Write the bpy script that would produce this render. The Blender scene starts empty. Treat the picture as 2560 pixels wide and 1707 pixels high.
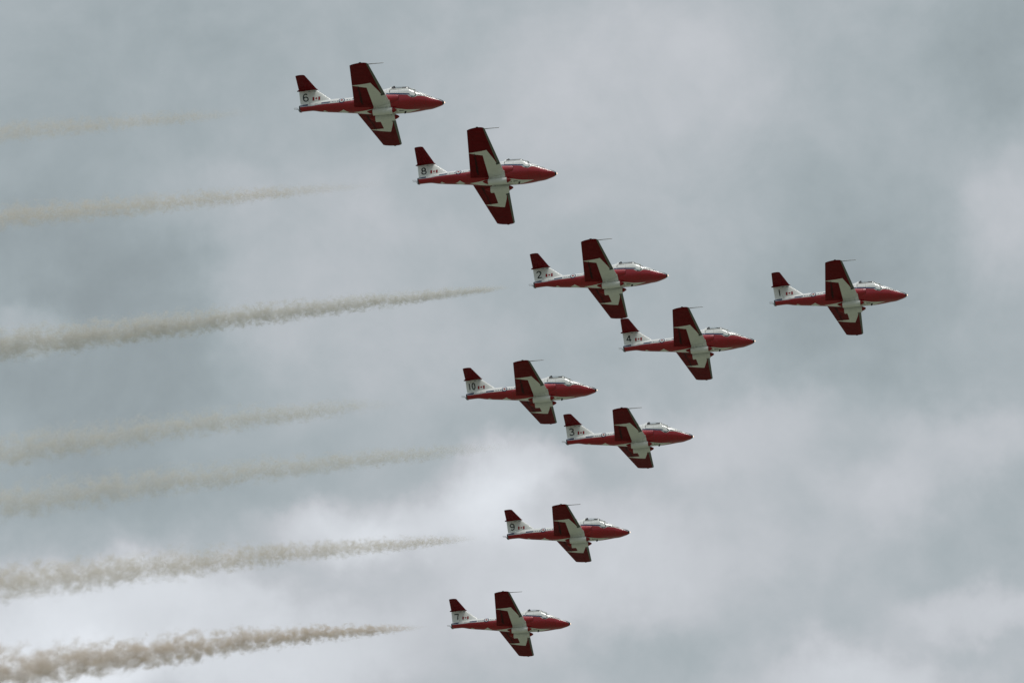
import bpy, bmesh, math, random
from mathutils import Vector, Matrix

# ---------------------------------------------------------------- scene, camera, light
C = bpy.context.scene.collection
sc = bpy.context.scene
PI = math.pi
EL = math.radians(27.2)                       # camera elevation
cd = bpy.data.cameras.new("camera"); cam = bpy.data.objects.new("camera", cd); C.objects.link(cam)
cam.location = (0, 0, 1.7); cam.rotation_euler = (PI / 2 + EL, 0, 0)
cd.sensor_width = 36; cd.angle = math.radians(7.0); cd.clip_start = 0.5; cd.clip_end = 60000
sc.camera = cam
sc.view_settings.view_transform = 'Standard'; sc.view_settings.look = 'None'
sc.view_settings.exposure = 0.0; sc.view_settings.gamma = 1.0
sc.cycles.max_bounces = 6; sc.cycles.volume_bounces = 2; sc.cycles.transparent_max_bounces = 24
sc.cycles.volume_step_rate = 1.0

SUN_EL, SUN_AZ = math.radians(72), math.radians(150)     # azimuth from +Y towards +X


class NT:
    """small helper for shader node trees"""
    def __init__(s, tree):
        s.t = tree; s.n = tree.nodes; s.l = tree.links
    def node(s, typ, **kw):
        nd = s.n.new(typ)
        for k, v in kw.items(): setattr(nd, k, v)
        return nd
    def put(s, sock, v):
        if isinstance(v, bpy.types.NodeSocket): s.l.new(v, sock)
        elif isinstance(v, (tuple, list)) and len(v) == 3 and sock.type == 'RGBA': sock.default_value = (*v, 1)
        else: sock.default_value = v
    def m(s, op, a, b=0.0, c=0.0, clamp=False):
        nd = s.node('ShaderNodeMath', operation=op, use_clamp=clamp)
        s.put(nd.inputs[0], a); s.put(nd.inputs[1], b); s.put(nd.inputs[2], c)
        return nd.outputs[0]
    def mul(s, a, b): return s.m('MULTIPLY', a, b)
    def add(s, a, b): return s.m('ADD', a, b)
    def sub(s, a, b): return s.m('SUBTRACT', a, b)
    def gt(s, a, b): return s.m('GREATER_THAN', a, b)
    def lt(s, a, b): return s.m('LESS_THAN', a, b)
    def between(s, a, lo, hi): return s.mul(s.gt(a, lo), s.lt(a, hi))
    def mixc(s, f, a, b):
        nd = s.node('ShaderNodeMix', data_type='RGBA')
        s.put(nd.inputs['Factor'], f); s.put(nd.inputs['A'], a); s.put(nd.inputs['B'], b) if False else None
        s.put(nd.inputs[6], a); s.put(nd.inputs[7], b)
        return nd.outputs[2]
    def noise(s, vec, scale, detail=3.0, rough=0.5, dist=0.0, color=False):
        nd = s.node('ShaderNodeTexNoise')
        s.put(nd.inputs['Vector'], vec); nd.inputs['Scale'].default_value = scale
        nd.inputs['Detail'].default_value = detail; nd.inputs['Roughness'].default_value = rough
        nd.inputs['Distortion'].default_value = dist
        return nd.outputs['Color' if color else 'Fac']
    def smooth(s, v, lo, hi, a=0.0, b=1.0):
        nd = s.node('ShaderNodeMapRange', interpolation_type='SMOOTHSTEP')
        s.put(nd.inputs[0], v); s.put(nd.inputs[1], lo); s.put(nd.inputs[2], hi); s.put(nd.inputs[3], a); s.put(nd.inputs[4], b)
        return nd.outputs[0]
    def curve(s, v, pts, x0, x1, y0, y1):
        """piecewise linear function of v through pts, as a colour ramp"""
        t = s.m('DIVIDE', s.sub(v, x0), x1 - x0, clamp=True)
        nd = s.node('ShaderNodeValToRGB'); r = nd.color_ramp; r.interpolation = 'LINEAR'
        while len(r.elements) > 1: r.elements.remove(r.elements[-1])
        for i, (x, y) in enumerate(pts):
            e = r.elements[0] if i == 0 else r.elements.new((x - x0) / (x1 - x0))
            e.position = (x - x0) / (x1 - x0); g = (y - y0) / (y1 - y0); e.color = (g, g, g, 1)
        s.put(nd.inputs[0], t)
        sep = s.node('ShaderNodeSeparateColor'); s.put(sep.inputs[0], nd.outputs[0])
        return s.add(s.mul(sep.outputs[0], y1 - y0), y0)
    def comb(s, x, y, z):
        nd = s.node('ShaderNodeCombineXYZ'); s.put(nd.inputs[0], x); s.put(nd.inputs[1], y); s.put(nd.inputs[2], z)
        return nd.outputs[0]
    def sep(s, v):
        nd = s.node('ShaderNodeSeparateXYZ'); s.put(nd.inputs[0], v); return nd.outputs


# ---- world: overcast layer over a Nishita sky.  Cloud lumps are placed by azimuth / elevation (degrees).
w = bpy.data.worlds.new("World"); sc.world = w; w.use_nodes = True
T = NT(w.node_tree); T.n.clear()
wout = T.node('ShaderNodeOutputWorld')
sky = T.node('ShaderNodeTexSky', sky_type='NISHITA'); sky.sun_disc = False
sky.sun_elevation = SUN_EL; sky.sun_rotation = SUN_AZ
bg1 = T.node('ShaderNodeBackground'); T.put(bg1.inputs[0], sky.outputs[0]); bg1.inputs[1].default_value = 0.10
tc = T.node('ShaderNodeTexCoord'); d = tc.outputs['Generated']; ds = T.sep(d)
az = T.mul(T.m('ARCTAN2', ds[0], ds[1]), 180 / PI); el = T.mul(T.m('ARCSINE', ds[2]), 180 / PI)
warp = T.sep(T.noise(d, 55, 4, 0.55, color=True))
warp2 = T.sep(T.noise(d, 170, 5, 0.6, color=True))
az2 = T.add(az, T.add(T.mul(T.sub(warp[0], 0.5), 0.85), T.mul(T.sub(warp2[0], 0.5), 0.42)))
el2 = T.add(el, T.add(T.mul(T.sub(warp[1], 0.5), 0.70), T.mul(T.sub(warp2[1], 0.5), 0.36)))
base = 0.442
acc = None
def lump(u, v, su, sv, amp):
    """soft lighter / darker patch of the cloud layer; u, v as fractions of the photographed patch of sky"""
    global acc
    a0 = (u - .5) * 7.0 / math.cos(EL); e0 = 27.2 - (v - .5) * 4.667
    dx = T.m('DIVIDE', T.sub(az2, a0), su * 7.0 / math.cos(EL)); dy = T.m('DIVIDE', T.sub(el2, e0), sv * 4.667)
    g = T.m('EXPONENT', T.mul(T.m('POWER', T.add(T.mul(dx, dx), T.mul(dy, dy)), 1.5), -0.9))
    g = T.mul(g, amp * (1.2 if amp > 0 else 1.0)); acc = g if acc is None else T.add(acc, g)
LUMPS = [(.10, .08, .25, .2, -.035), (.08, .36, .14, .09, -.07), (.09, .55, .14, .14, -.075), (.02, .47, .05, .03, .07),
         (.34, .44, .12, .16, .07), (.62, .14, .16, .14, .085), (.97, .08, .08, .12, -.08), (.83, .42, .10, .16, -.07),
         (.99, .33, .06, .09, .065), (.49, .70, .055, .06, .20), (.42, .765, .10, .05, .14), (.33, .80, .07, .04, .14),
         (.53, .62, .08, .05, -.04), (.70, .64, .13, .08, .10), (.93, .66, .07, .06, .09), (.15, .74, .14, .06, -.05),
         (.10, .885, .14, .055, .22), (.00, 1.0, .20, .07, .38), (.30, .95, .12, .07, .16), (.55, .84, .16, .10, .12),
         (.63, .97, .07, .06, -.05), (.94, .89, .09, .04, .11), (.83, 1.0, .11, .06, .14), (.20, .30, .10, .05, .04), (.78, .89, .07, .05, -.03),
         (.60, .33, .20, .07, .03), (.78, .78, .12, .08, .05), (.46, .52, .06, .08, .03), (.225, .40, .03, .12, .03), (.20, .52, .05, .08, -.02),
         (.86, .73, .06, .04, .06), (.66, .58, .04, .04, -.04), (.5, 1.1, .7, .35, .075)]
for L in LUMPS: lump(*L)
fine = T.mul(T.sub(T.noise(d, 70, 7, 0.58, .4), 0.5), 0.15)
fine2 = T.mul(T.sub(T.noise(d, 210, 5, 0.6), 0.5), 0.06)
big = T.mul(T.sub(T.noise(d, 3.0, 4, 0.5), 0.5), 0.22)
val = T.m('MAXIMUM', T.add(T.add(T.add(base, acc), T.add(fine, fine2)), big), 0.12)
# overcast sky: the zenith is about three times as bright as the horizon
val = T.mul(val, T.mul(T.add(1.0, T.mul(T.m('MAXIMUM', ds[2], 0.0), 2.0)), 1 / 1.914))
hot = T.smooth(val, .38, .60)
tint = T.mixc(hot, (0.868, 1.00, 1.045), (0.955, 0.995, 1.045))
vm = T.node('ShaderNodeVectorMath', operation='SCALE'); T.put(vm.inputs[0], tint); T.put(vm.inputs['Scale'], val)
bg2 = T.node('ShaderNodeBackground'); T.put(bg2.inputs[0], vm.outputs[0]); bg2.inputs[1].default_value = 1.0
mx = T.node('ShaderNodeMixShader'); mx.inputs[0].default_value = 0.94
T.l.new(bg1.outputs[0], mx.inputs[1]); T.l.new(bg2.outputs[0], mx.inputs[2]); T.l.new(mx.outputs[0], wout.inputs[0])

sl = bpy.data.lights.new("sun", 'SUN'); sl.energy = 1.5; sl.angle = math.radians(16); sl.color = (1, .96, .9)
so = bpy.data.objects.new("sun", sl); C.objects.link(so)
sv = Vector((math.sin(SUN_AZ) * math.cos(SUN_EL), math.cos(SUN_AZ) * math.cos(SUN_EL), math.sin(SUN_EL)))
so.rotation_euler = sv.to_track_quat('Z', 'Y').to_euler()


# ---------------------------------------------------------------- object helpers
def tag(o, label=None, cat=None, group=None, kind=None):
    for k, v in (('label', label), ('category', cat), ('group', group), ('kind', kind)):
        if v: o[k] = v
    return o

def link_mesh(name, bm, mats, parent=None, smooth=True):
    bmesh.ops.remove_doubles(bm, verts=bm.verts, dist=1e-5)
    me = bpy.data.meshes.new(name); bm.to_mesh(me); bm.free()
    for mt in mats: me.materials.append(mt)
    if smooth:
        for p in me.polygons: p.use_smooth = True
        me.set_sharp_from_angle(angle=math.radians(38))
    o = bpy.data.objects.new(name, me); C.objects.link(o)
    if parent: o.parent = parent
    return o

def copy_tree(o, parent=None):
    c = o.copy(); C.objects.link(c); c.parent = parent
    for ch in list(o.children): copy_tree(ch, c)
    return c

def paint(name, col, rough=0.38, dirt=0.18, coat=0.25, metal=0.0, scale=3.0, spec=.3):
    mt = bpy.data.materials.new(name); mt.use_nodes = True; t = NT(mt.node_tree); b = t.n['Principled BSDF']
    tcn = t.node('ShaderNodeTexCoord'); n1 = t.noise(tcn.outputs['Object'], scale, 5, .6); n2 = t.noise(tcn.outputs['Object'], scale * 7, 3, .6)
    f = t.smooth(t.add(t.mul(n1, .65), t.mul(n2, .35)), .35, .7)
    t.put(b.inputs['Base Color'], t.mixc(t.mul(f, dirt), col, tuple(c * .45 for c in col)))
    t.put(b.inputs['Roughness'], t.add(rough, t.mul(f, .12))); b.inputs['Metallic'].default_value = metal
    b.inputs['Specular IOR Level'].default_value = spec; b.inputs['Coat Weight'].default_value = coat; b.inputs['Coat Roughness'].default_value = .15
    return mt

RED = (0.35, 0.006, 0.015); RED_SHADED = (0.175, 0.003, 0.007); WHITE = (0.83, 0.85, 0.83); NAVY = (0.015, 0.035, 0.12); BLACK = (0.012, 0.014, 0.016)  # second red: body red darkened, underside shade put into wing and tailplane colour
M = dict(red=paint('red_shaded', RED_SHADED, .5, .45, .0, spec=.12), white=paint('white_paint', WHITE, dirt=.16), navy=paint('navy_paint', NAVY), black=paint('black_paint', BLACK, .45),
         ink=paint('number_paint', (.008, .018, .018), .5), band=paint('leading_edge_strip', (.16, .18, .155), .5, .3, 0),
         dark=paint('dark_gap', (.02, .012, .012), .8, 0, 0), metal=paint('bare_metal', (.3, .3, .3), .35, .2, 0, .9),
         leafred=paint('leaf_red', (.30, .01, .015)), grey=paint('light_grey_mark', (.36, .40, .45), .5), seat=paint('seat_fabric', (.03, .035, .035), .8, .2, 0),
         lens=paint('lamp_lens', (.05, .06, .06), .1), orange=paint('tank_end_red', (.26, .012, .012), .5, .2, 0))
def glass_mat():
    mt = bpy.data.materials.new('canopy_glass'); mt.use_nodes = True; t = NT(mt.node_tree); t.n.clear()
    out = t.node('ShaderNodeOutputMaterial'); tr = t.node('ShaderNodeBsdfTransparent'); gl = t.node('ShaderNodeBsdfGlossy')
    tr.inputs[0].default_value = (.9, .93, .93, 1); gl.inputs['Roughness'].default_value = .03
    fr = t.node('ShaderNodeFresnel'); ge = t.node('ShaderNodeNewGeometry')
    t.put(fr.inputs[0], t.sub(1.45, t.mul(ge.outputs['Backfacing'], 1.45 - 1 / 1.45)))          # a thin pane: both faces reflect alike
    mxs = t.node('ShaderNodeMixShader'); t.l.new(fr.outputs[0], mxs.inputs[0]); t.l.new(tr.outputs[0], mxs.inputs[1]); t.l.new(gl.outputs[0], mxs.inputs[2])
    t.l.new(mxs.outputs[0], out.inputs[0]); return mt
M['glass'] = glass_mat()
def light_mat():
    mt = bpy.data.materials.new('nose_lamp_glow'); mt.use_nodes = True; b = mt.node_tree.nodes['Principled BSDF']
    b.inputs['Emission Color'].default_value = (1, .72, .5, 1); b.inputs['Emission Strength'].default_value = 1.4
    return mt
M['lamp'] = light_mat()
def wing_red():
    mt = M['red'].copy(); mt.name = 'red_wing_shaded'; t = NT(mt.node_tree); b = t.n['Principled BSDF']
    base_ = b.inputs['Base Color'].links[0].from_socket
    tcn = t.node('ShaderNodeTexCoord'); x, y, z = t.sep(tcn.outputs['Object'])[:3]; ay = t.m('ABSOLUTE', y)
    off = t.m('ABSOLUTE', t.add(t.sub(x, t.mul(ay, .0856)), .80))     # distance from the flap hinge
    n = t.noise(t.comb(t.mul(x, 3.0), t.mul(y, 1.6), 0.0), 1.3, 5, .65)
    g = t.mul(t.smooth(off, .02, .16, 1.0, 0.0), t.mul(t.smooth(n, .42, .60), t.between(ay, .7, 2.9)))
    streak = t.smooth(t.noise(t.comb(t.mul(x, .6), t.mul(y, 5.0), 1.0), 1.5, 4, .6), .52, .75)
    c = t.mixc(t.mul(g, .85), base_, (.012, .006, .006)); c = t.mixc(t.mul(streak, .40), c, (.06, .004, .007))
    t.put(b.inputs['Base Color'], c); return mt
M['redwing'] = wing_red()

# ---------------------------------------------------------------- ground (below the frame, lights the undersides)
gb = bmesh.new(); R0 = 30000
ring = [gb.verts.new((R0 * math.cos(a), R0 * math.sin(a), 0)) for a in [2 * PI * i / 96 for i in range(96)]]
gb.faces.new(ring)
gm = bpy.data.materials.new('airfield_grass'); gm.use_nodes = True; t = NT(gm.node_tree)
tcn = t.node('ShaderNodeTexCoord'); f = t.smooth(t.noise(tcn.outputs['Object'], .004, 8, .6), .35, .65); f2 = t.noise(tcn.outputs['Object'], .7, 6, .6)
t.put(t.n['Principled BSDF'].inputs['Base Color'], t.mixc(t.mul(f2, .5), t.mixc(f, (.135, .155, .10), (.23, .24, .19)), (.085, .10, .05)))
t.n['Principled BSDF'].inputs['Roughness'].default_value = .9
tag(link_mesh('ground', gb, [gm], smooth=False), kind='structure')

# ---------------------------------------------------------------- aircraft: x forward, y left, z up, metres
def lerp_tab(tab, x):
    if x <= tab[0][0]: return tab[0][1]
    for (x0, y0), (x1, y1) in zip(tab, tab[1:]):
        if x <= x1:
            return y0 + (y1 - y0) * (x - x0) / (x1 - x0)
    return tab[-1][1]
def smooth_tab(tab):
    """monotone cubic through the table"""
    xs = [p[0] for p in tab]; ys = [p[1] for p in tab]; n = len(xs)
    dl = [(ys[i + 1] - ys[i]) / (xs[i + 1] - xs[i]) for i in range(n - 1)]
    m = [dl[0]] + [0 if dl[i - 1] * dl[i] <= 0 else 2 * dl[i - 1] * dl[i] / (dl[i - 1] + dl[i]) for i in range(1, n - 1)] + [dl[-1]]
    def f(x):
        if x <= xs[0]: return ys[0]
        if x >= xs[-1]: return ys[-1]
        i = max(k for k in range(n - 1) if xs[k] <= x); h = xs[i + 1] - xs[i]; s = (x - xs[i]) / h
        return (ys[i] * (1 + 2 * s) * (1 - s) ** 2 + m[i] * h * s * (1 - s) ** 2 + ys[i + 1] * s * s * (3 - 2 * s) + m[i + 1] * h * s * s * (s - 1))
    return f
F_w = smooth_tab([(-4.95, .215), (-4.2, .235), (-3.57, .33), (-2.6, .44), (-1.5, .52), (-1, .58), (0, .66), (.5, .69), (1, .71), (2.05, .72), (2.6, .69), (3.17, .59), (3.64, .465), (3.93, .365), (4.26, .235), (4.42, .12), (4.47, .02)])
F_zc = smooth_tab([(-4.95, .165), (-4.2, .17), (-3.57, .17), (-2.6, .165), (-1.5, .13), (0, .1), (1, .1), (2.03, .1), (2.6, .0), (3.17, -.065), (3.64, -.17), (3.93, -.21), (4.26, -.225), (4.47, -.235)])
F_hl = smooth_tab([(-4.95, .22), (-4.2, .195), (-3.57, .31), (-2.6, .43), (-1.5, .53), (-1, .58), (0, .66), (1, .72), (2.03, .745), (2.6, .60), (3.17, .49), (3.64, .375), (3.93, .28), (4.26, .185), (4.42, .10), (4.47, .02)])
F_huA = smooth_tab([(-4.95, .22), (-4.2, .30), (-3.57, .40), (-2.95, .45), (-1.5, .47), (-1, .58), (0, .78), (.5, .88), (.98, .965), (1.2, .97)])
F_huB = smooth_tab([(1.0, .70), (2.05, .70), (2.3, .70), (2.65, .655), (3.17, .53), (3.64, .385), (3.93, .285), (4.26, .19), (4.42, .10), (4.47, .02)])
def F_hu(x): return F_huA(x) if x < .985 else F_huB(x)
def F_nl(x): return 2.0 + .55 * max(0, min(1, (x + 2.5) / 3)) * max(0, min(1, (4.4 - x) / 1.4))
def F_nu(x): return 2.0 + 1.5 * max(0, min(1, (x - 1.0) / .02)) * max(0, min(1, (2.75 - x) / .5)) + (.25 * max(0, min(1, (3.6 - x) / .8)) if x > 1 else 0)
def fus_y(x, z):
    zc = F_zc(x); dz = z - zc; h, n = (F_hu(x), F_nu(x)) if dz >= 0 else (F_hl(x), F_nl(x))
    q = min(1, abs(dz) / h)
    return F_w(x) * (1 - q ** n) ** (1 / n)
def fus_ring(x, N=72):
    zc, wd = F_zc(x), F_w(x); out = []
    for k in range(N):
        a = 2 * PI * k / N; c, s = math.cos(a), math.sin(a)
        h, n = (F_hu(x), F_nu(x)) if s >= 0 else (F_hl(x), F_nl(x))
        out.append((x, wd * math.copysign(abs(c) ** (2 / n), c), zc + h * math.copysign(abs(s) ** (2 / n), s)))
    return out
def loft(bm, rings, cap0=True, cap1=True, mat=0, closed=True):
    vr = [[bm.verts.new(p) for p in r] for r in rings]; n = len(vr[0])
    for a, b in zip(vr, vr[1:]):
        for k in range(n if closed else n - 1):
            f = bm.faces.new((a[k], a[(k + 1) % n], b[(k + 1) % n], b[k])); f.material_index = mat
    for flag, r in ((cap0, vr[0]), (cap1, vr[-1])):
        if flag: f = bm.faces.new(r); f.material_index = mat
    return vr

ZT = [(-5.2, .165), (-4.7, .17), (-3.57, .185), (-2.38, .145), (-1.85, .175), (-1.37, .19), (0, .27), (.8, .315), (1.5, .24), (2.18, .15), (2.26, .10), (2.34, .03), (2.45, -.025),
      (2.56, -.045), (2.66, -.03), (2.73, .01), (2.79, .055), (2.86, .075), (3.1, .06), (3.4, .025), (3.72, -.04), (4.0, -.14), (4.3, -.235), (4.6, -.30)]
WB = [(-5.2, 0), (-3.62, 0), (-3.37, .15), (-3.12, 0), (-2.40, 0), (-2.06, .24), (-1.73, 0), (-1.45, 0), (-.05, .40), (.0, .9), (1.05, .9), (1.08, .47), (2.92, 0), (4.6, 0)]

def body_paint():
    mt = bpy.data.materials.new('aircraft_livery'); mt.use_nodes = True; t = NT(mt.node_tree); b = t.n['Principled BSDF']
    tcn = t.node('ShaderNodeTexCoord'); x, y, z = t.sep(tcn.outputs['Object'])[:3]
    ay = t.m('ABSOLUTE', y); zt = t.curve(x, ZT, -5.2, 4.6, -.5, .5); dz = t.sub(z, zt)
    col = t.mixc(t.gt(dz, 0), RED, WHITE)
    col = t.mixc(t.mul(t.lt(ay, t.curve(x, WB, -5.2, 4.6, 0, 1)), t.lt(z, -.16)), col, WHITE)
    def rect(c, x0, x1, d0, d1, cc):
        return t.mixc(t.mul(t.between(x, x0, x1), t.between(dz, d0, d1)), c, cc)
    ds_ = t.sub(z, t.sub(.427, t.mul(x, .1195)))
    col = t.mixc(t.mul(t.between(x, .8, 2.33), t.between(ds_, -.005, .10)), col, NAVY)
    col = rect(col, -4.95, -4.40, .05, .19, NAVY); col = rect(col, -4.95, -3.0, .0, .045, (.42, .46, .50))
    col = rect(col, -3.50, -2.90, .055, .15, NAVY)
    for i, (a, bb) in enumerate([(-2.80, -2.74), (-2.70, -2.66), (-2.60, -2.55), (-2.46, -2.38), (-1.82, -1.74), (-1.66, -1.62), (-1.45, -1.1)]):
        col = rect(col, a, bb, .075, .15, NAVY if i != 1 else (.2, .24, .3))
    for k in range(11):
        a = -4.33 + k * .055; col = rect(col, a, a + .036, .085, .15, (.40, .43, .46))
    top = t.gt(dz, 0)
    col = t.mixc(t.mul(top, t.gt(x, 3.97)), col, (.35, .38, .40))
    col = t.mixc(t.mul(t.gt(dz, .055), t.gt(x, 3.90)), col, BLACK)
    col = t.mixc(t.gt(x, 4.36), col, BLACK)
    col = t.mixc(t.lt(x, -4.90), col, (.03, .035, .04))
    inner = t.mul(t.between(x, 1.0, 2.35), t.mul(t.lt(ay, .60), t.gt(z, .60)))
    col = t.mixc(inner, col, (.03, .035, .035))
    # panel seams and thin oil streaks along the skin
    seam = None
    for xs in (-3.9, -1.55, .78, 1.62, 2.62, 3.35, 3.95):
        g = t.lt(t.m('ABSOLUTE', t.sub(x, xs)), .009); seam = g if seam is None else t.m('MAXIMUM', seam, g)
    col = t.mixc(t.mul(seam, .45), col, (.03, .02, .02))
    st = t.noise(t.comb(t.mul(x, .35), t.mul(y, 6), t.mul(z, 6)), 1.6, 5, .6)
    f = t.smooth(st, .45, .78)
    dirtc = t.mixc(.55, col, (.022, .014, .013))
    col = t.mixc(t.mul(f, .35), col, dirtc)
    t.put(b.inputs['Base Color'], col); t.put(b.inputs['Roughness'], t.add(.30, t.mul(f, .2)))
    b.inputs['Specular IOR Level'].default_value = .25; b.inputs['Coat Weight'].default_value = .75; b.inputs['Coat Roughness'].default_value = .12
    return mt
M['body'] = body_paint()

# ---- flat marks laid on the skin
def catmull(pts, n=5):
    out = []
    for i in range(len(pts) - 1):
        p0, p1, p2, p3 = pts[max(0, i - 1)], pts[i], pts[i + 1], pts[min(len(pts) - 1, i + 2)]
        for k in range(n):
            s = k / n
            out.append(tuple(.5 * (2 * b + (c - a) * s + (2 * a - 5 * b + 4 * c - d) * s * s + (-a + 3 * b - 3 * c + d) * s ** 3) for a, b, c, d in zip(p0, p1, p2, p3)))
    return out + [pts[-1]]
def ribbon(pts, wd):
    """quads of a stroke of width wd; each stroke is a strip, so it never overlaps itself at the joins"""
    L, R = [], []
    for i, p in enumerate(pts):
        a = pts[max(0, i - 1)]; b = pts[min(len(pts) - 1, i + 1)]
        dx, dz = b[0] - a[0], b[1] - a[1]; q = math.hypot(dx, dz) or 1
        # mitre length at corners
        L.append((p[0] - dz / q * wd / 2, p[1] + dx / q * wd / 2)); R.append((p[0] + dz / q * wd / 2, p[1] - dx / q * wd / 2))
    return [(L[i], R[i], R[i + 1], L[i + 1]) for i in range(len(pts) - 1)]
def lay(bm, polys, surf, off, mat=0, mirror_x=None, sides=(-1, 1)):
    """lay 2D polygons (x, z) on both sides of a surface y = surf(x, z)"""
    for side in sides:
        for p in polys:
            vs = []
            for x, z in p:
                X = x if side < 0 or mirror_x is None else 2 * mirror_x - x
                if surf is fus_y: z = min(z, F_zc(X) + .95 * F_hu(X))
                vs.append(bm.verts.new((X, side * (surf(X, z) + off), z)))
            f = bm.faces.new(vs if side < 0 else vs[::-1]); f.material_index = mat
LEAF_H = [(0, 1), (.14, .72), (.32, .82), (.24, .42), (.42, .62), (.47, .50), (.72, .54), (.62, .30), (.74, .22), (.36, -.10), (.42, -.24), (.06, -.18), (.06, -.55)]
LEAF = LEAF_H + [(-x, y) for x, y in reversed(LEAF_H[1:])]
def leaf_polys(cx, cz, r):
    pts = [(cx + x * r, cz + (y - .15) * r) for x, y in LEAF]; c = (cx, cz)
    return [(c, pts[i], pts[(i + 1) % len(pts)]) for i in range(len(pts))]

root = bpy.data.objects.new('jet_aircraft', None); C.objects.link(root)

# fuselage
bm = bmesh.new()
xs = sorted(set([round(-4.95 + .055 * i, 4) for i in range(172)] + [.9845, .9855, 4.44, 4.455, 4.47]))
loft(bm, [fus_ring(x) for x in xs if x <= 4.47])
RX, RZ, RR = -2.137, .30, .205                                  # roundel
def ringpoly(r0, r1, n=28):
    P = lambda r, k: (RX + r * math.cos(2 * PI * k / n), RZ + r * math.sin(2 * PI * k / n))
    return [(P(r0, k), P(r0, k + 1), P(r1, k + 1), P(r1, k)) for k in range(n)]
lay(bm, ringpoly(RR * .72, RR), fus_y, .010, 1); lay(bm, ringpoly(RR * .36, RR * .72) + ringpoly(.001, RR * .36), fus_y, .008, 2)
lay(bm, leaf_polys(RX, RZ, RR * .62), fus_y, .014, 3)
# belly vents and drain marks
for (x0, x1, y0, y1) in [(1.55, 1.85, -.16, -.10), (1.36, 1.43, -.14, -.08)]:
    bl = lambda x, y: F_zc(x) - F_hl(x) * (1 - (abs(y) / F_w(x)) ** F_nl(x)) ** (1 / F_nl(x)) - .006
    f = bm.faces.new([bm.verts.new((x, y, bl(x, y))) for x, y in ((x0, y0), (x1, y0), (x1, y1), (x0, y1))]); f.material_index = 4
fus = link_mesh('fuselage', bm, [M['body'], M['navy'], M['white'], M['leafred'], M['black']], root)

# script lettering along the nose, written as strokes: a big S, then small letters
def zt(x): return lerp_tab(ZT, x)
S = catmull([(2.84, .44), (2.76, .475), (2.67, .45), (2.625, .37), (2.66, .29), (2.72, .21), (2.715, .10), (2.64, .03), (2.52, .005), (2.42, .03)], 6)
FEATHER = [catmull([(2.24, .175), (2.40, .12), (2.56, .075)], 4), catmull([(2.30, .115), (2.44, .065), (2.57, .045)], 4), catmull([(2.38, .055), (2.47, .02), (2.57, .015)], 4)]
LET = {'n': [[(0, 0), (.02, .1), (.0, .1)], [(.02, .06), (.05, .1), (.08, .08), (.085, 0), (.1, .0)]], 'o': [[(.05, .1), (.01, .07), (.01, .03), (.045, 0), (.08, .03), (.08, .07), (.05, .1)]],
       'w': [[(0, .1), (.02, .0), (.05, .08), (.07, 0), (.1, .1)]], 'b': [[(.02, .2), (.01, .0), (.06, .0), (.08, .05), (.05, .1), (.02, .07)]], 'i': [[(.02, .1), (.03, 0), (.05, .01)], [(.02, .14), (.035, .16)]],
       'r': [[(.01, .1), (.03, 0)], [(.02, .07), (.05, .11), (.07, .09)]], 'd': [[(.07, .08), (.03, .1), (.01, .04), (.04, 0), (.075, .03)], [(.085, .2), (.075, .0), (.1, .0)]], 's': [[(.075, .09), (.04, .11), (.02, .07), (.06, .04), (.05, 0), (.0, .01)]]}
for side in (-1, 1):
    bm = bmesh.new(); lay(bm, ribbon(S, .055), fus_y, .009, 0, 3.1, (side,))
    for fe in FEATHER: lay(bm, ribbon(fe, .028), fus_y, .008, 1, 3.1, (side,))
    xx = 2.86
    for ch, wd in zip('nowbirds', (.115, .105, .125, .11, .065, .09, .125, .10)):
        for stt in LET[ch]:
            pts = catmull([(xx + px * 1.06, zt(xx + px) + .042 + pz * .80) for px, pz in stt], 3)
            lay(bm, ribbon(pts, .026), fus_y, .009, 0, 3.1, (side,))
        xx += wd * 1.04
    link_mesh('script_lettering', bm, [M['ink'], M['grey']], root)

# air intakes at the wing roots
for side in (-1, 1):
    bm = bmesh.new(); rings = []
    for x, yc, ry, rz, z0 in [(1.62, .66, .11, .20, .04), (1.45, .62, .19, .26, .02), (1.2, .58, .27, .30, .0), (.8, .56, .33, .33, .0), (.2, .54, .35, .35, .0), (-.4, .50, .34, .33, .0), (-1.0, .46, .26, .28, .02), (-1.5, .44, .12, .18, .05), (-1.75, .42, .03, .05, .08)]:
        rings.append([(x, side * (yc + ry * math.cos(a)), z0 + rz * math.sin(a)) for a in [2 * PI * k / 28 for k in range(28)]])
    loft(bm, rings, False, True)
    loft(bm, [[(1.60, p[1], p[2]) for p in rings[0]]], True, False, 1) if False else None
    f = bm.faces.new([bm.verts.new((1.585, p[1] * .995, p[2])) for p in rings[0]]); f.material_index = 1
    bmesh.ops.recalc_face_normals(bm, faces=bm.faces)
    link_mesh('air_intake', bm, [M['body'], M['dark']], root)

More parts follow.
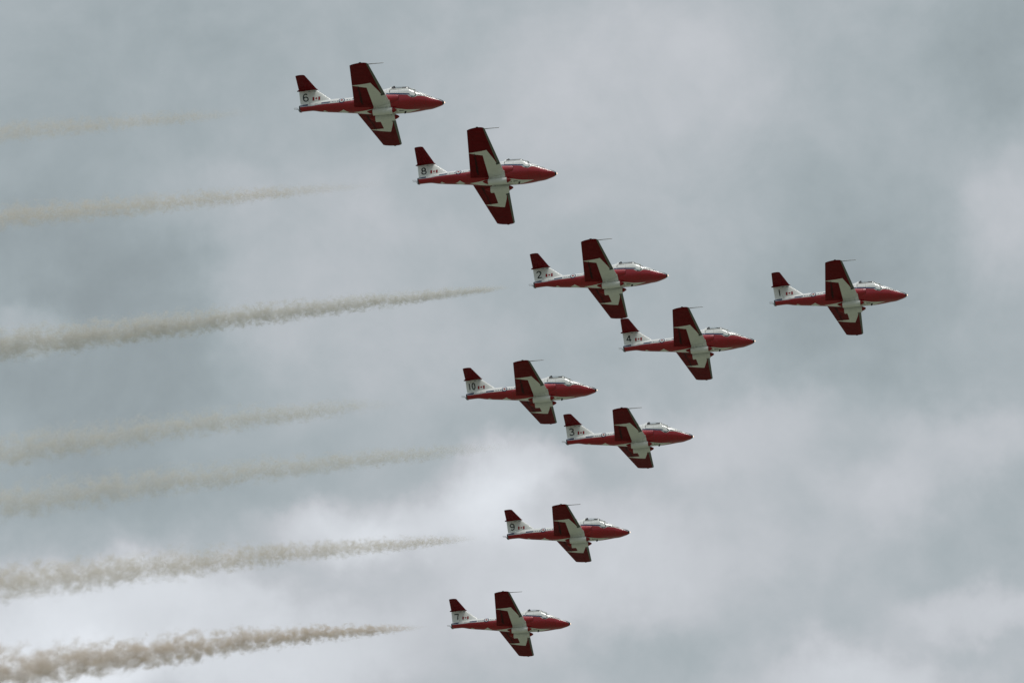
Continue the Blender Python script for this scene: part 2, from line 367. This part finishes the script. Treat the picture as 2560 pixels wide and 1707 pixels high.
# canopy: frame with windows cut in it, glass a hand's breadth inside the frame line
CX = [1.0, 1.09, 1.13, 1.17, 1.3, 1.5, 1.7, 1.9, 2.03, 2.05, 2.09, 2.2, 2.26, 2.34, 2.42, 2.52, 2.64]
def can_sec(x):
    hc = smooth_tab([(1.0, .455), (1.5, .475), (1.85, .445), (2.03, .40), (2.17, .315), (2.4, .19), (2.64, .06)])(x)
    wc = smooth_tab([(1.0, .625), (2.1, .625), (2.4, .59), (2.64, .50)])(x); zb = smooth_tab([(1.0, .62), (2.2, .62), (2.64, .60)])(x)
    return [(x, wc * math.cos(a), zb + hc * math.sin(a)) for a in [PI * k / 28 for k in range(29)]]
fr, gl = bmesh.new(), bmesh.new()
secs = [can_sec(x) for x in CX]
for i in range(len(CX) - 1):
    for k in range(28):
        q = [secs[i][k], secs[i][k + 1], secs[i + 1][k + 1], secs[i + 1][k]]
        xm = (CX[i] + CX[i + 1]) / 2; zm = sum(p[2] for p in q) / 4; ym = abs(sum(p[1] for p in q) / 4)
        glass = (1.13 < xm < 2.09 and k not in (0, 1, 26, 27) and ym > .03) or (2.2 < xm < 2.52 and zm > .62 and k not in (0, 27) and not .33 < ym < .39)
        seal = glass and xm < 2.09 and (k in (2, 25) or xm < 1.17 or xm > 2.05)      # rubber round the side windows
        b = gl if glass and not seal else fr; f = b.faces.new([b.verts.new(p) for p in q]); f.material_index = 1 if seal else 0
for k in (0,):
    f = fr.faces.new([fr.verts.new(p) for p in secs[0]])
cf = link_mesh('canopy_frame', fr, [M['white'], M['dark']], root); md = cf.modifiers.new('thickness', 'SOLIDIFY'); md.thickness = .03; md.offset = 0
link_mesh('canopy_glass', gl, [M['glass']], root)

def box(bm, x0, x1, y0, y1, z0, z1, mat=0, taper=1.0):
    cx, cy = (x0 + x1) / 2, (y0 + y1) / 2
    v = [bm.verts.new((cx + (x - cx) * (taper if z == z1 else 1), cy + (y - cy) * (taper if z == z1 else 1), z)) for z in (z0, z1) for x, y in ((x0, y0), (x1, y0), (x1, y1), (x0, y1))]
    for q in ((3, 2, 1, 0), (4, 5, 6, 7), (0, 1, 5, 4), (1, 2, 6, 5), (2, 3, 7, 6), (3, 0, 4, 7)):
        f = bm.faces.new([v[i] for i in q]); f.material_index = mat
for s in (-1, 1):                                              # seat with headrest, side by side
    bm = bmesh.new(); box(bm, 1.14, 1.30, s * .30 - .2, s * .30 + .2, .66, .93, 0, .9); box(bm, 1.18, 1.32, s * .30 - .13, s * .30 + .13, .931, 1.05, 0, .8)
    bmesh.ops.bevel(bm, geom=bm.edges[:], offset=.02, segments=2, affect='EDGES'); link_mesh('seat', bm, [M['seat']], root)
bm = bmesh.new(); box(bm, 1.72, 2.24, -.50, .50, .70, .92, 0, .84); bmesh.ops.bevel(bm, geom=bm.edges[:], offset=.03, segments=2, affect='EDGES')
link_mesh('instrument_hood', bm, [M['seat']], root)

# ---- wings, flaps, ailerons, tailplane, fin, rudder: one lifting-surface builder
def naca(f, t):
    f = max(0, min(1, f)); return 5 * t * (.2969 * math.sqrt(f) - .126 * f - .3516 * f * f + .2843 * f ** 3 - .1036 * f ** 4)
def lifting(s_list, f_list, le, te, thick, place, keep, lines=(), mat=None, wall=0):
    """flat grid in (x, s), cut along the paint lines, then raised to both airfoil faces"""
    bm = bmesh.new(); grid = {}
    for i, s in enumerate(s_list):
        for j, f in enumerate(f_list): grid[i, j] = bm.verts.new((le(s) + (te(s) - le(s)) * f, s, 0))
    for i in range(len(s_list) - 1):
        for j in range(len(f_list) - 1):
            if keep((f_list[j] + f_list[j + 1]) / 2, (s_list[i] + s_list[i + 1]) / 2):
                bm.faces.new((grid[i, j], grid[i + 1, j], grid[i + 1, j + 1], grid[i, j + 1]))
    for v in [v for v in bm.verts if not v.link_faces]: bm.verts.remove(v)
    for (x0, s0), (x1, s1) in lines:
        bmesh.ops.bisect_plane(bm, geom=bm.verts[:] + bm.edges[:] + bm.faces[:], dist=1e-6, plane_co=(x0, s0, 0), plane_no=(s1 - s0, x0 - x1, 0))
    out = bmesh.new()
    def pt(co, up):
        x, s = co[0], co[1]; c = le(s) - te(s); f = (le(s) - x) / c if abs(c) > 1e-6 else .5
        return place(x, s, up * max(0, naca(f, thick(s))) * c)
    vu = {v: out.verts.new(pt(v.co, 1)) for v in bm.verts}; vl = {v: out.verts.new(pt(v.co, -1)) for v in bm.verts}
    for f in bm.faces:
        c = f.calc_center_median(); k = mat(c.x, c.y) if mat else 0
        for vm, rev in ((vu, False), (vl, True)):
            vs = [vm[v] for v in f.verts]; nf = out.faces.new(vs[::-1] if rev else vs); nf.material_index = k
    for e in bm.edges:
        if len(e.link_faces) == 1:
            a, b = e.verts
            try: nf = out.faces.new((vu[a], vu[b], vl[b], vl[a])); nf.material_index = wall
            except ValueError: pass
    bm.free(); bmesh.ops.remove_doubles(out, verts=out.verts, dist=1e-5); bmesh.ops.dissolve_degenerate(out, edges=out.edges[:], dist=1e-6)
    bmesh.ops.recalc_face_normals(out, faces=out.faces)
    return out
wle = lambda s: lerp_tab([(0, 1.10), (5.50, .605), (5.60, .565), (5.67, .47), (5.715, .34), (5.735, .12)], s)
wte = lambda s: lerp_tab([(0, -1.365), (5.50, -.605), (5.60, -.46), (5.67, -.26), (5.715, -.05), (5.735, .10)], s)
wth = lambda s: lerp_tab([(0, .135), (5.5, .115), (5.6, .10), (5.7, .07), (5.735, .02)], s)
wz = lambda s: .05 * (s - 5.53)
PAT = [(-.95, 3.075), (.32, 3.38), (.63, 2.35), (.765, 1.72), (1.4, 1.72), (1.4, -.5), (-.035, -.5), (-.03, 2.83), (-.95, 3.035)]
def inside(x, s):
    r = False
    for (x0, y0), (x1, y1) in zip(PAT, PAT[1:] + PAT[:1]):
        if (y0 > s) != (y1 > s) and x < (x1 - x0) * (s - y0) / (y1 - y0) + x0: r = not r
    return r
band_x = lambda s: .505 + .0703 * (5.5 - s)
PLINES = [(PAT[0], PAT[1]), (PAT[1], PAT[2]), (PAT[2], PAT[3]), (PAT[6], PAT[7]), (PAT[7], PAT[8]), ((0, 1.72), (1, 1.72)), ((0, 1.90), (1, 1.90)), ((band_x(5.5), 5.5), (band_x(1.7), 1.7)), ((.69, 1.7), (.68, 1.9))]
HG0, HG1 = .765, .782
FLAP, AIL = (.72, 2.98), (3.02, 5.36)
def wing_mat(x, s):
    f = (wle(s) - x) / max(1e-6, wle(s) - wte(s))
    if 1.72 < s < 1.90 and x > .69: return 4
    if HG0 < f < HG1 and FLAP[0] < s < FLAP[1] + .04: return 3
    if s > 1.90 and x > band_x(s): return 2
    return 1 if inside(x, s) else 0
S_L = sorted(set([.2, .45, FLAP[0], FLAP[1], AIL[0], AIL[1], 5.5, 5.56, 5.60, 5.635, 5.67, 5.695, 5.715, 5.728, 5.735] + [round(.45 + .3 * i, 3) for i in range(1, 17)]))
F_L = [0, .004, .015, .035, .06, .1, .15, .2, .27, .35, .43, .51, .59, .67, .73, HG0, HG1, .82, .86, .9, .95, 1]
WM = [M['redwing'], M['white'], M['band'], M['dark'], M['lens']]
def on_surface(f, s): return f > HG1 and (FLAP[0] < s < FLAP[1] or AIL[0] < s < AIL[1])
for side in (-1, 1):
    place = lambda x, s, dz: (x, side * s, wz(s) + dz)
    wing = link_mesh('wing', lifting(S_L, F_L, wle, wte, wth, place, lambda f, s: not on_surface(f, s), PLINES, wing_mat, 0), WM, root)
    for nm, (s0, s1) in (('flap', FLAP), ('aileron', AIL)):
        sl_ = sorted(set([s0 + .008, s1 - .008] + [v for v in S_L if s0 + .01 < v < s1 - .01]))
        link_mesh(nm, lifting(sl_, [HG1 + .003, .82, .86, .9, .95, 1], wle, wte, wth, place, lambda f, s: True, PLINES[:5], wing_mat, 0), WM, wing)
    bm = bmesh.new()                                            # tip lamp
    bmesh.ops.create_uvsphere(bm, u_segments=10, v_segments=6, radius=.045, matrix=Matrix.Translation((.12, side * 5.74, wz(5.7) + .01)) @ Matrix.Diagonal((2, .7, .8, 1)))
    link_mesh('tip_lamp', bm, [M['lens']], wing)
    if side < 0:
        bm = bmesh.new(); R = []
        for x, r in ((.45, .03), (.75, .03), (.9, .024), (1.56, .020), (1.60, .008)):
            R.append([(x, -5.50 + r * math.cos(a), .0 + r * math.sin(a)) for a in [2 * PI * k / 10 for k in range(10)]])
        loft(bm, R); link_mesh('pitot_boom', bm, [M['metal']], wing)

tle = lambda s: lerp_tab([(0, -3.86), (1.98, -4.27), (2.03, -4.31), (2.07, -4.40)], s)
tte = lambda s: lerp_tab([(0, -5.055), (1.98, -4.875), (2.03, -4.82), (2.07, -4.70)], s)
F_T = [0, .006, .02, .05, .1, .17, .25, .35, .45, .55, .63, .645, .75, .85, .93, 1]
for side in (-1, 1):
    place = lambda x, s, dz: (x, side * s, 1.485 + dz)
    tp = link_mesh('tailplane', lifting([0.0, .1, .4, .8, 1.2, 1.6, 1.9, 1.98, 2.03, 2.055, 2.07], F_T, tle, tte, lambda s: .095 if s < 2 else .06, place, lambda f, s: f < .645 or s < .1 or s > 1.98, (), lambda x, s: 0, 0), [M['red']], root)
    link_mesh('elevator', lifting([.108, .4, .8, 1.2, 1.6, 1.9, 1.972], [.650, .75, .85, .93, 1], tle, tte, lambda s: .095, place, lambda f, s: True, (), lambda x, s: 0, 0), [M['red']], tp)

fle = lambda z: lerp_tab([(.25, -2.42), (.69, -2.95), (1.47, -3.935)], z)
fte = lambda z: lerp_tab([(.25, -4.905), (.47, -4.93), (1.47, -5.05)], z)
fth = lambda z: lerp_tab([(.25, .085), (1.47, .10)], z)
fplace = lambda x, z, dy: (x, dy, z)
Z_L = [.25, .45, .60, .75, .9, 1.05, 1.2, 1.35, 1.465]
fin = link_mesh('fin', lifting(Z_L, [0, .006, .02, .05, .1, .17, .25, .35, .45, .55, .65, .72], fle, fte, fth, fplace, lambda f, s: True, (), lambda x, s: 0, 0), [M['white']], root)
rud = link_mesh('rudder', lifting(Z_L[1:], [.725, .8, .87, .94, 1], fle, fte, fth, fplace, lambda f, s: True, (), lambda x, s: 0, 0), [M['white']], root)
def fin_y(x, z):
    c = fle(z) - fte(z); return naca((fle(z) - x) / c, fth(z)) * c
bm = bmesh.new()                                                # flag on the fin
def cells(x0, x1, z0, z1, nx=4, nz=3):
    P = lambda i, j: (x0 + (x1 - x0) * i / nx, z0 + (z1 - z0) * j / nz)
    return [(P(i, j), P(i + 1, j), P(i + 1, j + 1), P(i, j + 1)) for i in range(nx) for j in range(nz)]
lay(bm, cells(-4.135, -4.01, .645, .895) + cells(-3.755, -3.63, .645, .895), fin_y, .009, 0); lay(bm, leaf_polys(-3.88, .77, .115), fin_y, .011, 0)
lay(bm, cells(-4.01, -3.755, .645, .895), fin_y, .007, 1)
link_mesh('flag', bm, [M['leafred'], M['white']], fin)
for x in (-4.34, -4.02):                                        # small grey pods on the fin under the tailplane
    for q in (-1, 1):
        bm = bmesh.new(); bmesh.ops.create_uvsphere(bm, u_segments=8, v_segments=6, radius=.03, matrix=Matrix.Translation((x, q * (fin_y(x, 1.33) + .01), 1.33)) @ Matrix.Diagonal((3.2, .8, 1, 1)))
        link_mesh('fin_pod', bm, [M['grey']], fin)
bm = bmesh.new()
R = [[(x, r * math.cos(a), 1.47 + r * math.sin(a)) for a in [2 * PI * k / 12 for k in range(12)]] for x, r in ((-3.80, .01), (-3.9, .05), (-4.2, .075), (-4.9, .075), (-5.08, .06), (-5.12, .03))]
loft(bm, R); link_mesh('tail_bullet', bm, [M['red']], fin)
bm = bmesh.new(); bmesh.ops.create_uvsphere(bm, u_segments=10, v_segments=8, radius=.045, matrix=Matrix.Translation((-5.13, 0, 1.45))); link_mesh('tail_lamp', bm, [M['black']], fin)

# belly: twin smoke tanks with red ends, blade antennas, landing details
def rod(bm, pts, r, n=10, mat=0):
    rings = []
    for i, p in enumerate(pts):
        a, b = Vector(pts[max(0, i - 1)]), Vector(pts[min(len(pts) - 1, i + 1)]); q = (b - a).to_track_quat('Z', 'Y')
        rings.append([tuple(Vector(p) + q @ Vector((r * math.cos(2 * PI * k / n), r * math.sin(2 * PI * k / n), 0))) for k in range(n)])
    loft(bm, rings, True, True, mat)
for s in (-1, 1):
    ty, tz, tr = s * .45, -.76, .215
    ring = lambda x, r, dz=0: [(x, ty + r * math.cos(a), tz + dz + r * math.sin(a)) for a in [2 * PI * k / 28 for k in range(28)]]
    bm = bmesh.new(); loft(bm, [ring(-.08, tr * .985), ring(-.06, tr), ring(.55, tr + .004), ring(1.16, tr), ring(1.18, tr * .985)])
    rod(bm, [(.2, ty, tz + .15), (.2, ty, tz + .34)], .05); rod(bm, [(.9, ty, tz + .15), (.9, ty, tz + .34)], .05)
    tank = link_mesh('smoke_tank', bm, [M['white']], root)
    bm = bmesh.new(); loft(bm, [ring(1.183, tr * .78, .03), ring(1.27, tr * .66, .03), ring(1.36, tr * .45, .03), ring(1.43, tr * .22, .03), ring(1.455, tr * .06, .03)]); link_mesh('tank_nose', bm, [M['orange']], tank)
    bm = bmesh.new(); loft(bm, [ring(-.083, tr * .84, .02), ring(-.2, tr * .62, .03), ring(-.34, tr * .42, .05), ring(-.46, tr * .1, .08)]); link_mesh('tank_tail', bm, [M['orange']], tank)
    bm = bmesh.new(); rod(bm, [(-4.85, s * .13, -.04), (-4.99, s * .13, -.02), (-5.06, s * .12, .10), (-5.10, s * .10, .17), (-5.20, s * .09, .19), (-5.34, s * .08, .195)], .014, 8)
    link_mesh('smoke_pipe', bm, [M['metal']], root)
def blade(name, x0, x1, z0, z1, sweep, mt, y=0):
    bm = bmesh.new(); rings = []
    for z, k in ((z0, 0), (z1, 1)):
        c = (x1 - x0) * (1 - .35 * k); xm = (x0 + x1) / 2 + sweep * k
        rings.append([(xm + c / 2 * math.cos(a), y + .018 * (1 - .3 * k) * math.sin(a), z) for a in [2 * PI * i / 12 for i in range(12)]])
    loft(bm, rings); return link_mesh(name, bm, [mt], root)
blade('blade_antenna', 1.88, 2.03, -.58, -.80, -.04, M['black'])
blade('blade_antenna', .30, .48, .95, 1.20, -.06, M['white'])
bm = bmesh.new(); R = [[(x, r * math.cos(a), .165 + r * math.sin(a)) for a in [2 * PI * k / 24 for k in range(24)]] for x, r in ((-4.90, .20), (-4.99, .195), (-4.99, .175), (-4.96, .17))]
loft(bm, R, False, True); link_mesh('jet_pipe', bm, [M['dark']], root)
bm = bmesh.new(); bmesh.ops.create_uvsphere(bm, u_segments=12, v_segments=8, radius=.05, matrix=Matrix.Translation((4.475, 0, -.235)) @ Matrix.Diagonal((.7, 1, 1, 1)))
link_mesh('nose_lamp', bm, [M['lamp']], root)

# ---------------------------------------------------------------- fin numbers
DIG = {'8': [[(.5 + .36 * math.sin(a), .74 + .26 * math.cos(a)) for a in [2 * PI * k / 18 for k in range(19)]], [(.5 + .45 * math.sin(a), .26 + .26 * math.cos(a)) for a in [2 * PI * k / 18 for k in range(19)]]],
       '6': [[(.5 + .45 * math.sin(a), .29 + .29 * math.cos(a)) for a in [2 * PI * k / 18 for k in range(19)]], catmull([(.05, .29), (.05, .55), (.14, .82), (.36, .98), (.62, 1.0), (.86, .92)])],
       '2': [catmull([(.05, .78), (.15, .93), (.38, 1.0), (.66, .97), (.86, .82), (.86, .65), (.68, .46), (.38, .26), (.1, .02)]), [(.04, .0), (.5, 0), (.98, .0)]],
       '1': [[(.5, 0), (.5, .5), (.5, 1)]], '4': [[(.72, 0), (.72, .5), (.72, 1)], [(.70, 1), (.35, .64), (.0, .28)], [(.0, .28), (.5, .28), (1, .28)]],
       '3': [catmull([(.06, .88), (.25, 1), (.6, 1), (.86, .86), (.86, .68), (.65, .55), (.40, .53)]), catmull([(.40, .53), (.68, .51), (.93, .38), (.95, .2), (.75, .03), (.42, -.01), (.15, .05), (.02, .17)])],
       '7': [[(.0, .97), (.5, .97), (1, .97)], catmull([(.95, .95), (.78, .6), (.70, .3), (.68, 0)])], '0': [[(.5 + .45 * math.sin(a), .5 + .5 * math.cos(a)) for a in [2 * PI * k / 24 for k in range(25)]]]}
DIG['9'] = [[(1 - x, 1 - y) for x, y in st] for st in DIG['6']]
def number_mesh(txt, parent):
    bm = bmesh.new(); hh = .50; wds = {1: .33, 2: .22}[len(txt)]; x0 = -4.815 if len(txt) == 1 else -4.86; z0 = .66
    for i, chh in enumerate(txt):
        for k, stt in enumerate(DIG[chh]):
            pts = []
            for u, v in stt:
                z = z0 + v * hh; pts.append((x0 + (.03 if len(txt) == 1 else .29 * i - .02) + u * wds - .12 * (z - .66) + .06, z))
            lay(bm, ribbon(pts, .078), fin_y, .008 + .001 * k, 0, -4.64)
    return link_mesh('tail_number', bm, [M['ink']], parent)

# ---------------------------------------------------------------- the nine aircraft: (number, position, forward / left / up axes)
POSES = [
    ('6', (-8.704, 469.213, 259.831), [[0.98315, -0.18262, -0.00803], [0.18272, 0.98306, 0.01424], [0.00529, -0.01547, 0.99987]]),
    ('8', (-1.401, 492.482, 267.177), [[0.98311, -0.183, 0.00289], [0.18211, 0.97651, -0.11518], [0.01826, 0.11376, 0.99334]]),
    ('2', (6.414, 514.316, 270.854), [[0.98031, -0.19669, 0.01721], [0.19713, 0.97995, -0.02891], [-0.01118, 0.03173, 0.99943]]),
    ('1', (23.481, 524.676, 274.780), [[0.98499, -0.17152, 0.01927], [0.17169, 0.98512, -0.00762], [-0.01768, 0.01081, 0.99979]]),
    ('4', (12.885, 530.907, 274.335), [[0.98496, -0.17166, 0.01947], [0.17175, 0.98514, -0.00253], [-0.01874, 0.00584, 0.99981]]),
    ('10', (1.654, 533.128, 271.582), [[0.98364, -0.17989, 0.00912], [0.17915, 0.98234, 0.05395], [-0.01867, -0.05143, 0.9985]]),
    ('3', (8.929, 551.323, 277.021), [[0.98313, -0.18291, -0.00042], [0.18264, 0.98154, 0.05673], [-0.00997, -0.05585, 0.99839]]),
    ('9', (4.556, 572.970, 279.747), [[0.98498, -0.17267, -0.00091], [0.17249, 0.98365, 0.05171], [-0.00804, -0.05109, 0.99866]]),
    ('7', (0.177, 592.331, 281.280), [[0.98445, -0.17453, -0.01985], [0.17401, 0.98441, -0.02549], [0.02399, 0.02164, 0.99948]]),
]
DESC = {'6': 'red and white jet numbered 6 on its fin, topmost of the formation', '8': 'red and white jet numbered 8 on its fin, banked most, just below jet 6',
        '2': 'jet numbered 2 on its fin, its wing tip almost touching the tail of jet 4', '1': 'red and white leader jet numbered 1 on its fin, flying alone at far right',
        '4': 'jet numbered 4 on its fin, its tail just under the wing tip of jet 2', '10': 'red and white jet numbered 10 on its fin, left of and above jet 3',
        '3': 'red and white jet numbered 3 on its fin, nose right of and below jet 10', '9': 'red and white jet numbered 9 on its fin, second lowest, alone below jet 3',
        '7': 'red and white jet numbered 7, lowest of all, ahead of the brownest smoke'}
JET = {}
for i, (num, loc, ax) in enumerate(POSES):
    o = root if i == 0 else copy_tree(root)
    m = Matrix((ax[0], ax[1], ax[2])).transposed().to_4x4(); m.translation = loc
    o.matrix_world = m; JET[num] = (o, m)
    tag(o, DESC[num], 'jet aircraft', 'aerobatic jets flying in formation')
for num, (o, m) in JET.items():
    fn = [c for c in o.children if c.name.split('.')[0] == 'fin'][0]
    number_mesh(num, fn)

# ---------------------------------------------------------------- smoke trails
def smoke_mat(p):
    mt = bpy.data.materials.new('smoke_' + p['key']); mt.use_nodes = True; t = NT(mt.node_tree); t.n.clear()
    out = t.node('ShaderNodeOutputMaterial'); pv = t.node('ShaderNodeVolumePrincipled')
    tcn = t.node('ShaderNodeTexCoord'); x, y, z = t.sep(tcn.outputs['Object'])[:3]
    z = t.add(z, t.mul(t.mul(x, x), p['sag'])); xp = t.m('MAXIMUM', x, .01)
    e = p['exp']; R = t.mul(t.m('POWER', t.m('DIVIDE', xp, 25.0), e), p['rad'])
    u = t.mul(t.m('POWER', t.m('DIVIDE', xp, 25.0), 1 - e), 25 / (p['rad'] * (1 - e)))       # puffs grow with the trail
    zu = t.mul(z, t.smooth(z, -.1, .3, 1.0, .75))                   # wispier on top, crisper below
    r = t.m('DIVIDE', t.m('SQRT', t.add(t.mul(y, y), t.mul(zu, zu))), R)
    q = t.comb(t.add(t.mul(u, .8), p['seed']), t.m('DIVIDE', y, R), t.m('DIVIDE', z, R))
    n = t.noise(q, p['puff'], 6, .58, .12); nb = t.noise(q, p['puff'] * .35, 2, .5)
    dd = t.add(t.sub(1.0, r), t.add(t.mul(t.sub(n, .5), 2.6), t.mul(t.sub(nb, .5), .7)))
    fine_ = t.smooth(t.noise(q, p['puff'] * 2.2, 5, .6), .35, .65, .5, 1.35)
    puff = t.mul(t.mul(t.smooth(dd, .25, 1.05), fine_), t.smooth(r, .75, 1.15, 1.0, 0.0))
    along = t.mul(t.smooth(x, p['x0'], p['x1']), t.smooth(x, p['xf'], p['xf'] + 45, 1.0, .35))
    den = t.mul(t.mul(puff, along), p['den'])
    thin = t.m('POWER', t.m('MAXIMUM', R, .15), -.8)
    t.put(pv.inputs['Density'], t.mul(den, thin)); pv.inputs['Color'].default_value = (*p['col'], 1); pv.inputs['Anisotropy'].default_value = .15
    t.l.new(pv.outputs[0], out.inputs['Volume'])
    mt.cycles.volume_step_rate = .025
    return mt
def smoke(num, label, **p):
    o, m = JET[num]; p['key'] = 'trail'; L = p['len']
    fw = m.to_3x3() @ Vector((-1, 0, 0)); side = fw.cross(Vector((0, 0, 1))).normalized(); up = side.cross(fw)
    mm = Matrix((fw, side.cross(Vector((0,0,0))) if False else up.cross(fw), up)).transposed().to_4x4(); mm.translation = m @ Vector((-5.35, 0, .19))
    bm = bmesh.new(); rings = []; n = 60
    for i in range(n + 1):
        x = p['x0'] * .6 + (L - p['x0'] * .6) * i / n; R = 1.5 * p['rad'] * (max(x, .01) / 25) ** p['exp'] + .05
        rings.append([(x, R * math.cos(a), -p['sag'] * x * x + R * math.sin(a)) for a in [2 * PI * k / 16 for k in range(16)]])
    loft(bm, rings); bmesh.ops.recalc_face_normals(bm, faces=bm.faces)
    s = link_mesh('smoke_trail', bm, [smoke_mat(p)]); s.matrix_world = mm
    return tag(s, label, 'smoke trail', 'smoke trails behind the jets')
BRN = (.91, .85, .75); GRY = (.90, .88, .82)
smoke('6', 'faintest smoke trail, at the top, drifting back from jet 6', rad=1.1, exp=.55, x0=2.0, x1=8, xf=60, den=.85, sag=.0, puff=2.6, seed=3.0, col=BRN, len=46)
smoke('8', 'thin pale grey smoke trail behind jet 8, second from the top', rad=1.1, exp=.6, x0=1.0, x1=12, xf=18, den=1.25, sag=.0, puff=2.8, seed=31.0, col=BRN, len=52)
smoke('2', 'longest dense grey smoke trail, behind jet 2', rad=1.15, exp=.6, x0=1.0, x1=4, xf=24, den=2.6, sag=.0003, puff=3.0, seed=57.0, col=GRY, len=62)
smoke('10', 'soft grey smoke trail behind jet 10, just above the one from jet 3', rad=1.4, exp=.55, x0=4, x1=12, xf=45, den=1.35, sag=.0010, puff=2.6, seed=83.0, col=GRY, len=58)
smoke('3', 'soft grey smoke trail behind jet 3, just below the one from jet 10', rad=1.3, exp=.6, x0=2.5, x1=14, xf=45, den=1.35, sag=.0008, puff=2.6, seed=113.0, col=GRY, len=66)
smoke('9', 'beige smoke trail behind jet 9, second from the bottom', rad=1.45, exp=.65, x0=1.6, x1=6, xf=35, den=1.5, sag=.0006, puff=2.9, seed=147.0, col=BRN, len=60)
smoke('7', 'thickest brown billowing smoke trail, lowest, behind jet 7', rad=1.7, exp=.75, x0=1.2, x1=7, xf=45, den=2.7, sag=.0016, puff=2.15, seed=171.0, col=(.90, .80, .69), len=56)
